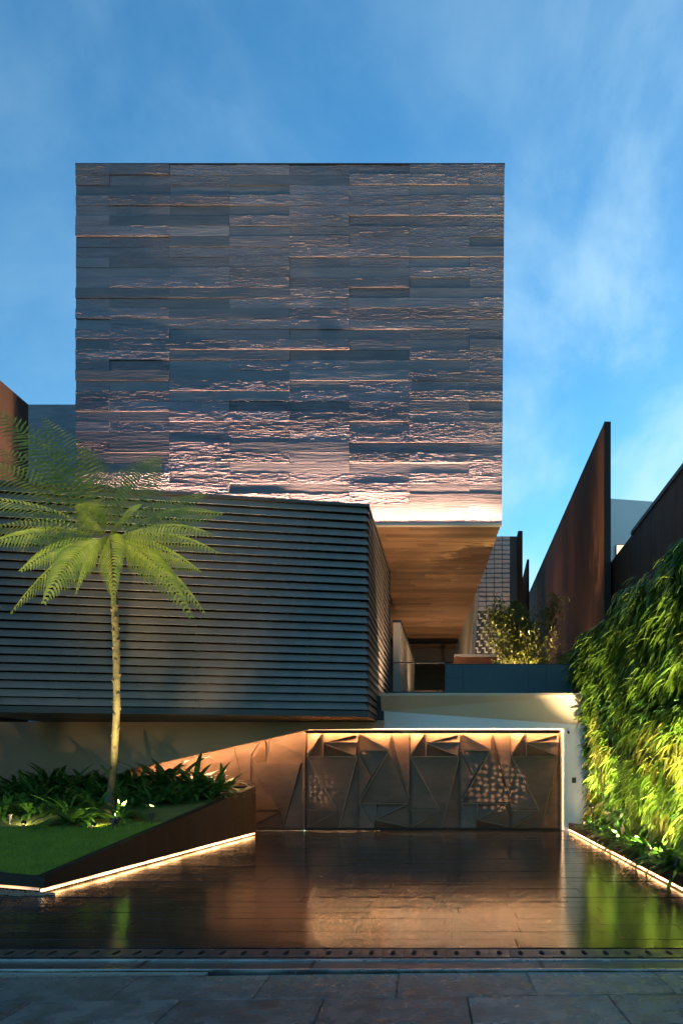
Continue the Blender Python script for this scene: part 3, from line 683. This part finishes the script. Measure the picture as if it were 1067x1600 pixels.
o = ch(m, 'frame', M['dark_metal'], nb); o.parent = wnd; o.matrix_parent_inverse = wnd.matrix_parent_inverse.copy() @ Matrix.Identity(4) if False else Matrix.Identity(4)

# ================================================================== plants
def leaf_strip(m, base, dirv, length, width, droop, seg=4, fold=.0, rnd=random, up=Vector((0,0,1))):
    """a curved tapering leaf"""
    p = Vector(base); d = Vector(dirv).normalized(); b = len(m.v); st_ = length/seg
    for i in range(seg+1):
        t = i/seg; w = width*(math.sin(math.pi*min(1, .18+.82*t))**.7 if t < 1 else 0.04)
        sd = d.cross(up)
        sd = sd.normalized() if sd.length > 1e-4 else Vector((1,0,0))
        m.v += [tuple(p - sd*w/2), tuple(p + sd*w/2)]
        d = (d + Vector((0,0,-1))*droop/seg).normalized(); p = p + d*st_
    for i in range(seg): m.f.append((b+2*i, b+2*i+1, b+2*i+3, b+2*i+2))

# ---- tree fern
TY = 12.6; tb = Vector((px(172, TY), TY, lawn_z(px(172, TY), TY)-.03)); tc_ = P(170, 850, TY)
fern = thing('tree_fern', 'slender tree fern with arching feathery fronds on the lawn', 'tree', tuple(tb))
def fc(m, name, mat, smooth=True):
    o = m.build(name, mat, fern, smooth); o.matrix_parent_inverse = Matrix.Translation(tb).inverted(); return o
pts, rad = [], []
way = [tb, P(171, 1255, TY), P(178, 1200, TY), P(183, 1100, TY), P(182, 1000, TY), P(179, 935, TY), tc_]
rf = random.Random(4)
for i in range(len(way)-1):
    for k in range(8):
        t = k/8; p = way[i].lerp(way[i+1], t); h = (i*8+k)/(8*(len(way)-1))
        pts.append(p); rad.append((.125-.10*h if h < .35 else .09-.03*(h-.35)) * (1.10 if (i*8+k) % 3 == 0 else .94) * rf.uniform(.95, 1.05))
pts.append(tc_); rad.append(.07)
rad = [min(r*.78, .064) if i > 9 else r*.85 for i, r in enumerate(rad)]
m = MB(); m.tube(pts, rad, 12); fc(m, 'trunk', M['trunk'])
def frond(tip, lift, sag, npin=30, plen=.54, seed=0):
    r = random.Random(seed); roll = r.uniform(.6, 1.05); HW = .0245; a = tc_ + Vector((0, 0, .05)); tip = Vector(tip); Ln = (tip-a).length
    c = a.lerp(tip, .45) + Vector((0, 0, lift*Ln)); n = 36; path = []
    for i in range(n+1):
        t = i/n; p = a*(1-t)**2 + c*2*t*(1-t) + tip*t*t; path.append(p)
    st_ = MB(); st_.tube(path, [.016*(1-.8*i/n)+.002 for i in range(n+1)], 5)
    m = MB()
    for k in range(npin):
        t = .16 + .84*k/(npin-1); i = min(n-1, int(t*n)); f_ = t*n-i; p = path[i].lerp(path[i+1], f_)
        tg = (path[i+1]-path[i]).normalized(); sd = tg.cross(Vector((0,0,1)))
        if sd.length < .2: sd = tg.cross(Vector((0,1,0)))
        sd.normalize(); nr = sd.cross(tg).normalized()
        if sd.y > 0: ca, sa = math.cos(roll), math.sin(roll)
        else: ca, sa = math.cos(roll), -math.sin(roll)
        sd = (sd*ca + nr*sa).normalized(); nr = sd.cross(tg).normalized()
        env = min(1, (t-.10)/.28)*(1-max(0, (t-.45)/.58)**1.5)
        L_ = plen*max(.12, env)*r.uniform(.93, 1.07)
        for s in (-1, 1):
            if False: continue
            d = (sd*s*.93 + tg*(.30+.25*t) + nr*.10).normalized(); q = Vector(p); ns_ = 16; stp = L_/ns_; b = len(m.v)
            for j in range(ns_+1):                       # one feather: a saw-edged strip that bends down towards its tip
                u = j/ns_; hw = HW*(1-u**2.4*.85)*min(1, .45+u*4)*(1.0 if j % 2 else .62)
                pr = d.cross(nr).normalized()
                m.v += [tuple(q-pr*hw+d*hw*.35), tuple(q), tuple(q+pr*hw+d*hw*.35)]
                d = (d + Vector((0,0,-1))*sag*.085 + tg*.02).normalized(); q = q+d*stp
            for j in range(ns_): m.f += [(b+3*j, b+3*j+1, b+3*j+4, b+3*j+3), (b+3*j+1, b+3*j+2, b+3*j+5, b+3*j+4)]
    return st_, m
FR = [ # tip px, tip py, depth offset, lift, sag
 (-15,636,-.2,.30,.8), (22,668,.7,.28,.8), (-45,720,.2,.26,.9), (70,655,1.0,.22,.6), (-60,775,-.6,.28,1.0), (-20,850,-.9,.34,1.2), (-50,835,.5,.26,1.0),
 (35,890,-.9,.42,1.3), (20,955,-.5,.45,1.5), (70,940,-1.2,.55,1.5), (178,940,-1.7,.58,1.5), (120,925,-1.6,.5,1.5), (298,962,-.7,.52,1.6), (318,955,.3,.45,1.6), (338,862,-.4,.34,1.2),
 (345,803,.1,.24,1.0), (322,772,.8,.24,.9), (248,716,1.1,.22,.7), (200,745,1.3,.2,.7), (312,892,.9,.36,1.2), (130,700,1.2,.15,.6), (330,835,-1.0,.3,1.2), (210,800,-1.5,.30,1.2), (120,790,-1.6,.28,1.2), (-10,700,.9,.25,.8)]
for i, (qx, qy, dy, lift, sag) in enumerate(FR):
    tip = P(qx, qy, TY+dy) if False else Vector((px(qx, TY+dy), TY+dy, pz(qy, TY+dy)))
    st_, mm = frond(tip, lift*.56, sag*.72, seed=i)
    fo = fc(mm, 'frond', M['fern'], False); so = st_.build('frond_stalk', M['rachis'], fo, True)
    so.matrix_parent_inverse = Matrix.Translation(tb).inverted()

ORD = 'first second third fourth fifth sixth seventh eighth ninth tenth eleventh twelfth thirteenth fourteenth'.split()
ROW = ['against the plinth wall', 'second from the plinth wall', 'third from the plinth wall', 'nearest the lawn']
# ---- strap-leaved plants
def strap_mesh(name, mat, n, ln, w, seed, upw=1.0, droop=1.5, dead=False):
    r = random.Random(seed); m = MB()
    for k in range(n):
        a = r.uniform(0, 6.283); e = r.uniform(.25, 1.25)*upw
        d = Vector((math.cos(a), math.sin(a), e)); l_ = ln*r.uniform(.6, 1.1)
        leaf_strip(m, (.04*math.cos(a), .04*math.sin(a), .01), d, l_, w*r.uniform(.7, 1.15), droop*r.uniform(.5, 1.3), 6)
    return m.mesh(name, mat)
SD = [strap_mesh('leaves', M['strap_dark'], 30, .60, .075, 30+k, 1.5, 1.4) for k in range(4)]
SL = [strap_mesh('leaves', M['strap'], 42, .74, .068, 50+k, 1.35, 1.5) for k in range(3)]
def plant(name, me, x, Y, z, sc, label, group, rz):
    t = thing(name, label, 'plant', (x, Y, z), group, rz); t.scale = (sc, sc, sc*random.uniform(.9, 1.1)); inst('leaves', me, t)
rp2 = random.Random(77)
for row_, (Y0, n_, xa, xb, s_) in enumerate([(15.9, 13, -10.2, -5.05, 1.9), (15.2, 13, -9.9, -5.05, 1.65), (14.5, 12, -9.4, -5.05, 1.35), (13.8, 9, -8.9, -5.4, 1.1)]):
    for k in range(n_):
        x = xa + (xb-xa)*(k+rp2.uniform(.2, .8))/n_; Y = Y0+rp2.uniform(-.2, .2)
        if row_ == 3 and x > -6.0: Y += .4
        sc = s_*rp2.uniform(.8, 1.1)*(1.0 if x < -5.6 else .86)
        plant('bed_plant', SD[rp2.randrange(4)], x, Y, lawn_z(x, Y)-.02, sc, ORD[n_-1-k]+' dark strap-leaved shrub from the driveway in the row '+ROW[row_], 'dark shrubs in the bed behind the lawn', rp2.uniform(0, 6))
for k, (x, Y, sc) in enumerate(((-8.35, 12.7, 1.05), (-7.95, 12.95, 1.1), (-7.45, 13.3, 1.0), (-8.6, 13.2, 1.1))):
    plant('arching_plant', SL[rp2.randrange(3)], x, Y, lawn_z(x, Y)-.02, sc, ORD[(2, 1, 0, 3)[k]]+' arching strap-leaved plant from the tree fern along the lawn edge', 'arching plants along the lawn edge', rp2.uniform(0, 6))
for x, Y, sc, lb in ((-6.70, 12.15, 1.35, 'spreading strap-leaved plant just before the tree fern trunk'), (-6.0, 12.35, 1.15, 'strap-leaved plant beside the tree fern trunk, towards the driveway'), (-6.3, 12.85, .8, 'strap-leaved plant tucked behind the tree fern trunk')):
    plant('foot_plant', SL[rp2.randrange(3)], x, Y, lawn_z(x, Y)-.02, sc, lb, None, rp2.uniform(0, 6))
# strap plants under the green wall
for k, (qx, Y, sc) in enumerate([(1062, 10.0, 1.0), (1040, 10.7, 1.1), (1010, 11.3, 1.1), (985, 12.2, 1.0), (962, 13.0, .95), (948, 13.9, .95), (935, 14.8, .8), (922, 15.7, .8), (1075, 9.5, 1.0), (1000, 12.7, .9)]):
    RK = [7, 6, 5, 4, 2, 1, 0, 0, 8, 3]; RK = [8, 7, 6, 5, 3, 2, 1, 0, 9, 4]
    x = 3.22; me = SL[k % 3]
    plant('bed_plant', me, x, Y, .18, sc*1.0, ORD[RK[k]]+' glossy strap-leaved plant from the white pier, under the green wall', 'strap plants under the green wall', k*1.3)

# ---- green wall
gw = thing('green_wall', 'tall living wall thick with hanging ferns beside the driveway', 'green wall', (3.85, 14, .2))
m = MB(); m.box(3.60, 3.80, 7.5, 22.5, .19, 4.72); ch(m, 'backing', M['soil'], gw)
def clump(name, mat, n, ln, w, seed, droop=2.2, spread=.22, seg=5, out=(.5, 1.2)):
    r = random.Random(seed); m = MB()
    for k in range(n):
        b = (r.uniform(0, .18), r.uniform(-spread, spread), r.uniform(-spread, spread))
        d = Vector((-r.uniform(*out), r.uniform(-.75, .75), r.uniform(-.5, .55)))
        leaf_strip(m, b, d, ln*r.uniform(.5, 1.15), w*r.uniform(.7, 1.25), droop*r.uniform(.5, 1.3), seg)
    return m.mesh(name, mat)
CF = [clump('fern_clump', M['wallfern'], 72, .38, .046, 100+k) for k in range(4)]
CP = [clump('fern_clump', M['wallfern2'], 72, .35, .042, 120+k) for k in range(3)]
CD = [clump('leaf_clump', M['walldark'], 55, .19, .13, 140+k, 1.2, .28, 3) for k in range(2)]
rg2 = random.Random(15); cnt = 0
for j in range(11):
    z = .74 + j*.39
    n_ = 26
    for i in range(n_):
        Y = 9.2 + (i+rg2.uniform(.1, .9))*(22.2-9.2)/n_
        zz = z+rg2.uniform(-.14, .14)
        if Y > 17.15 and zz < 3.3: 
            continue
        v = noise.noise(Vector((Y*.6, zz*.8, 5)))
        if v > .16 and zz < 3.6: me = CP[rg2.randrange(3)]
        elif v < -.12 and zz < 3.0: me = CD[rg2.randrange(2)]
        else: me = CF[rg2.randrange(4)]
        bulge = .16*noise.noise(Vector((Y*.9, zz*.9, 1))) 
        sc = rg2.uniform(.85, 1.3)
        o = inst(me.name.split('.')[0], me, gw, (3.60-.055*zz-3.85-bulge-.05, Y-14, zz-.2), (rg2.uniform(-.3, .3), rg2.uniform(-.25, .2), rg2.uniform(-.35, .35)), (sc, sc, sc)); cnt += 1

# ---- terrace tree
TT = Vector((px(806, 21), 21.0, zT)); tree = thing('terrace_tree', 'small leafy olive green tree lit from below on the terrace', 'tree', tuple(TT))
rt2 = random.Random(31); m = MB(); tips = []
def limb(p, d, ln, r, lev):
    q = [p]; dd = Vector(d).normalized()
    for i in range(5):
        dd = (dd + Vector((rt2.uniform(-.2, .2), rt2.uniform(-.2, .2), .10))).normalized(); q.append(q[-1]+dd*ln/5)
        if lev >= 1: tips.append((q[-1], lev))
    m.tube(q, [r*(1-.11*i) for i in range(6)], 6)
    if lev < 2:
        for k in range(5 if lev == 0 else 4):
            i = rt2.randrange(2, 6); a = rt2.uniform(0, 6.28)
            limb(q[i], (math.cos(a)*.5, math.sin(a)*.5, rt2.uniform(.4, 1.1)), ln*rt2.uniform(.42, .62), r*.5, lev+1)
for s_ in (-.10, .05, .16): limb(Vector((s_, rt2.uniform(-.1, .1), 0)), (s_*1.2, rt2.uniform(-.2, .2), 1), rt2.uniform(1.7, 2.2), .05, 0)
m.build('trunk', M['bark'], tree, True)
lm = MB()
for p, lev in tips:
    for k in range(15):
        c = p + Vector((rt2.gauss(0, .13), rt2.gauss(0, .13), rt2.gauss(0, .12)))
        d = Vector((rt2.uniform(-1, 1), rt2.uniform(-1, 1), rt2.uniform(-.9, .4)))
        leaf_strip(lm, c, d, rt2.uniform(.09, .17), rt2.uniform(.028, .045), .6, 2)
for k in range(5500):
    a = rt2.uniform(0, 6.28); rr = .78*rt2.random()**.5; z = rt2.uniform(.25, 3.3); rr *= 1.0 if z < 2.4 else max(.15, (3.5-z)/1.1)
    if noise.noise(Vector((math.cos(a)*rr*2.2, math.sin(a)*rr*2.2, z*2.0))) < -.05: continue
    d = Vector((rt2.uniform(-1, 1), rt2.uniform(-1, 1), rt2.uniform(-.9, .3)))
    leaf_strip(lm, (math.cos(a)*rr, math.sin(a)*rr, z), d, rt2.uniform(.09, .17), rt2.uniform(.028, .045), .6, 2)
lm.build('crown', M['olive'], tree)

# ================================================================== lamps
def spot(name, label, loc, target, watts, color, angle, blend=.6, radius=.04, group=None, head=None):
    t = thing(name, label, 'spotlight', tuple(loc), group)
    d = (Vector(target)-Vector(loc)).normalized(); rot = d.to_track_quat('-Z', 'Y').to_euler()
    m = MB(); m.tube([Vector((0,0,-.03)), Vector((0,0,.12))], .009, 6); m.build('spike', M['dark_metal'], t)
    c = Vector((0, 0, .14))
    m = MB(); m.tube([c-d*.07, c+d*.02, c+d*.05], [.03, .04, .042], 12, False); hd = m.build('housing', M['dark_metal'], t)
    m = MB(); u = d.orthogonal().normalized(); v = d.cross(u); ring = [c+d*.028+(u*math.cos(k*.5236)+v*math.sin(k*.5236))*.036 for k in range(12)]
    m.quad(*ring); m.build('lens', EM('lens_glow', color, 0.9), hd)
    ld = bpy.data.lights.new('spot', 'SPOT'); ld.energy = watts; ld.color = color; ld.spot_size = angle; ld.spot_blend = blend; ld.shadow_soft_size = radius
    lo = bpy.data.objects.new('lamp', ld); COL.objects.link(lo); lo.parent = t; lo.location = c+d*.06; lo.rotation_euler = rot
    return t
YEL = (1.0, .72, .32)
def lz(x, Y): return lawn_z(x, Y)
spot('spotlight', 'small spike spotlight on the lawn before the tree fern trunk', (px(177, 11.6), 11.6, lz(px(177, 11.6), 11.6)), tc_+Vector((.2,.25,-.1)), 1900, (1,.70,.36), R(74), 1.0)
spot('spotlight', 'added narrow spike spotlight on the front lawn, out of view, brightening the fern crown', (-7.5, 10.2, lz(-7.5, 10.2)), tc_+Vector((-.5,.3,.5)), 1500, (1,.76,.42), R(42), 1.0)  # added out of view to brighten the upper fronds
spot('spotlight', 'second spike spotlight before the tree fern trunk, tilted at the louvres', (px(184, 11.7), 11.7, lz(px(184, 11.7), 11.7)), (-5.55, 14.6, 4.3), 700, (1,.66,.34), R(48), 1.0)
spot('spotlight', 'added spike spotlight hidden in the bed beside the tree fern, towards the side wall', (-7.75, 12.0, lz(-7.75, 12.0)), tc_+Vector((-.5,-.1,.6)), 1700, (1,.74,.42), R(66), 1.0)  # added to light the crown from the side
spot('spotlight', 'added spike spotlight hidden in the bed beside the tree fern, towards the driveway', (-5.3, 12.1, lz(-5.3, 12.1)), tc_+Vector((.4,-.1,.5)), 1300, (1,.74,.42), R(66), 1.0)  # its added counterpart on the driveway side of the crown
for k, (Y, w_) in enumerate([(9.3, 400), (10.6, 520), (12.1, 520), (13.6, 450), (15.2, 330)]):
    spot('spotlight', ORD[4-k]+' spike spotlight from the white pier, shining up the green wall', (3.07, Y, .19), (3.72, Y-.2, 2.1), w_*.45, (1,.78,.42), R(140), .9, group='spotlights in the bed under the green wall')
for k, (x, Y, w_, tg) in enumerate([(-.35, 18.15, 650, (-1.87, 18.1, 5.4)), (.2, 20.5, 200, (-.1, 22, 8)), (-.6, 24.5, 220, (-.4, 26, 8)), (-.3, 29, 420, (-.4, 31, 8))]):
    spot('uplight', ORD[k]+' floor uplight from the glass railing, shining at the timber soffit', (x, Y, zT), tg, w_, (1, .64, .36), R(120), .9, group='uplights on the covered terrace')
spot('uplight', 'floor uplight at the foot of the terrace tree', (2.0, 20.1, zT), (2.05, 21, 6.5), 900, YEL, R(80), .7)
spot('uplight', 'floor uplight at the foot of the patterned screen', (2.2, 27.8, zT), (2.0, 30, 7.5), 520, (1, .68, .42), R(90), .8)
spot('uplight', 'floor uplight beside the front edge of the tall rust wall', (4.0, 21.6, zT), (4.47, 22.2, 6.5), 160, (1, .62, .34), R(70), 1.0)
spot('uplight', 'floor uplight grazing the far part of the tall rust wall', (4.12, 27.2, zT), (4.47, 27.3, 6.6), 200, (1, .62, .34), R(24), .9)

for k, Y in enumerate([9.9, 11.3, 12.8, 14.3, 15.8]):  # beams added to brighten the top of the green wall
    spot('spotlight', ORD[4-k]+' added narrow tall-beam spotlight from the white pier, aimed at the top ferns', (3.05, Y, .19), (3.5, Y+.4, 4.3), 2800, (1, .78, .42), R(58), 1.0, group='added tall-beam spotlights under the green wall')
for k, (Y, w_) in enumerate([(10.2, 90), (11.5, 90), (12.8, 80), (14.2, 70), (15.6, 45)]):  # lamps added because the strap plants stayed dark
    spot('spotlight', ORD[4-k]+' added low spotlight from the white pier, set flat at the strap-leaved plants', (3.06, Y, .12), (3.5, Y+.5, .42), w_, (1, .72, .36), R(130), .9, group='added low spotlights along the kerb')
spot('spotlight', 'added low spike spotlight on the lawn edge facing the arching plants', (-7.35, 11.75, lz(-7.35, 11.75)-.06), (-8.1, 13.2, 1.1), 70, (1, .72, .36), R(110), .9)  # added to brighten the bed plants
spot('spotlight', 'added low spike spotlight on the lawn facing the foot of the tree fern', (-6.05, 11.55, lz(-6.05, 11.55)-.06), (-6.35, 12.6, .9), 30, (1, .72, .36), R(100), .9)  # added to brighten the leaves round the trunk foot
# leaf scars up the fern trunk
rsx = random.Random(66)
for k in range(44):
    i = 10 + k*(len(pts)-12)/44.0; ii = int(i); p_ = Vector(pts[ii]).lerp(Vector(pts[ii+1]), i-ii); a = k*2.4
    d = Vector((math.cos(a), math.sin(a), 0)); r_ = rad[ii]; sd_ = Vector((-d.y, d.x, 0)); c = p_ + d*(r_*.93)
    mm = MB(); mm.prism([c+sd_*.035, c+Vector((0,0,.03))+d*.012, c-sd_*.035, c-Vector((0,0,.03))], d*.012); fc(mm, 'leaf_scar', M['bark_dark'], False)
# added projectors with a pierced mask, throwing flecks of light on the gate
def mask(pj_):
    ld = [c for c in pj_.children if c.type == 'LIGHT'][0].data
    ld.use_nodes = True; n = ld.node_tree.nodes; l = ld.node_tree.links; e = n['Emission']
    tcn = n.new('ShaderNodeTexCoord'); vo = n.new('ShaderNodeTexVoronoi'); vo.inputs['Scale'].default_value = 24; vo.inputs['Randomness'].default_value = .45
    vo.voronoi_dimensions = '2D'
    dv_ = n.new('ShaderNodeSeparateXYZ'); l.new(tcn.outputs['Normal'], dv_.inputs[0])
    cb = n.new('ShaderNodeCombineXYZ'); l.new(dv_.outputs[0], cb.inputs[0]); l.new(dv_.outputs[1], cb.inputs[1]); l.new(cb.outputs[0], vo.inputs['Vector'])
    mr = n.new('ShaderNodeMapRange'); mr.inputs[1].default_value = .38; mr.inputs[2].default_value = .18; l.new(vo.outputs['Distance'], mr.inputs[0]); l.new(mr.outputs[0], e.inputs['Strength'])
pj_ = spot('projector', 'added small pole projector on the kerb aimed at the bronze gate', (2.99, 14.6, .66), (1.22, 17.5, 1.0), 480, (1, .74, .45), R(25), .5, .015)
mm = MB(); mm.tube([Vector((.03,0,-.5)), Vector((.03,0,-.02)), Vector((0,0,.02))], .011, 6); mm.build('pole', M['dark_metal'], pj_)
mask(pj_)
pj2 = spot('projector', 'added small projector on the rim of the steel planter aimed at the gate edge', (-4.86, 14.6, zt(14.6)-.03), (px(497, 17.5), 17.5, .95), 110, (1, .74, .45), R(17), .6, .015)
mask(pj2)
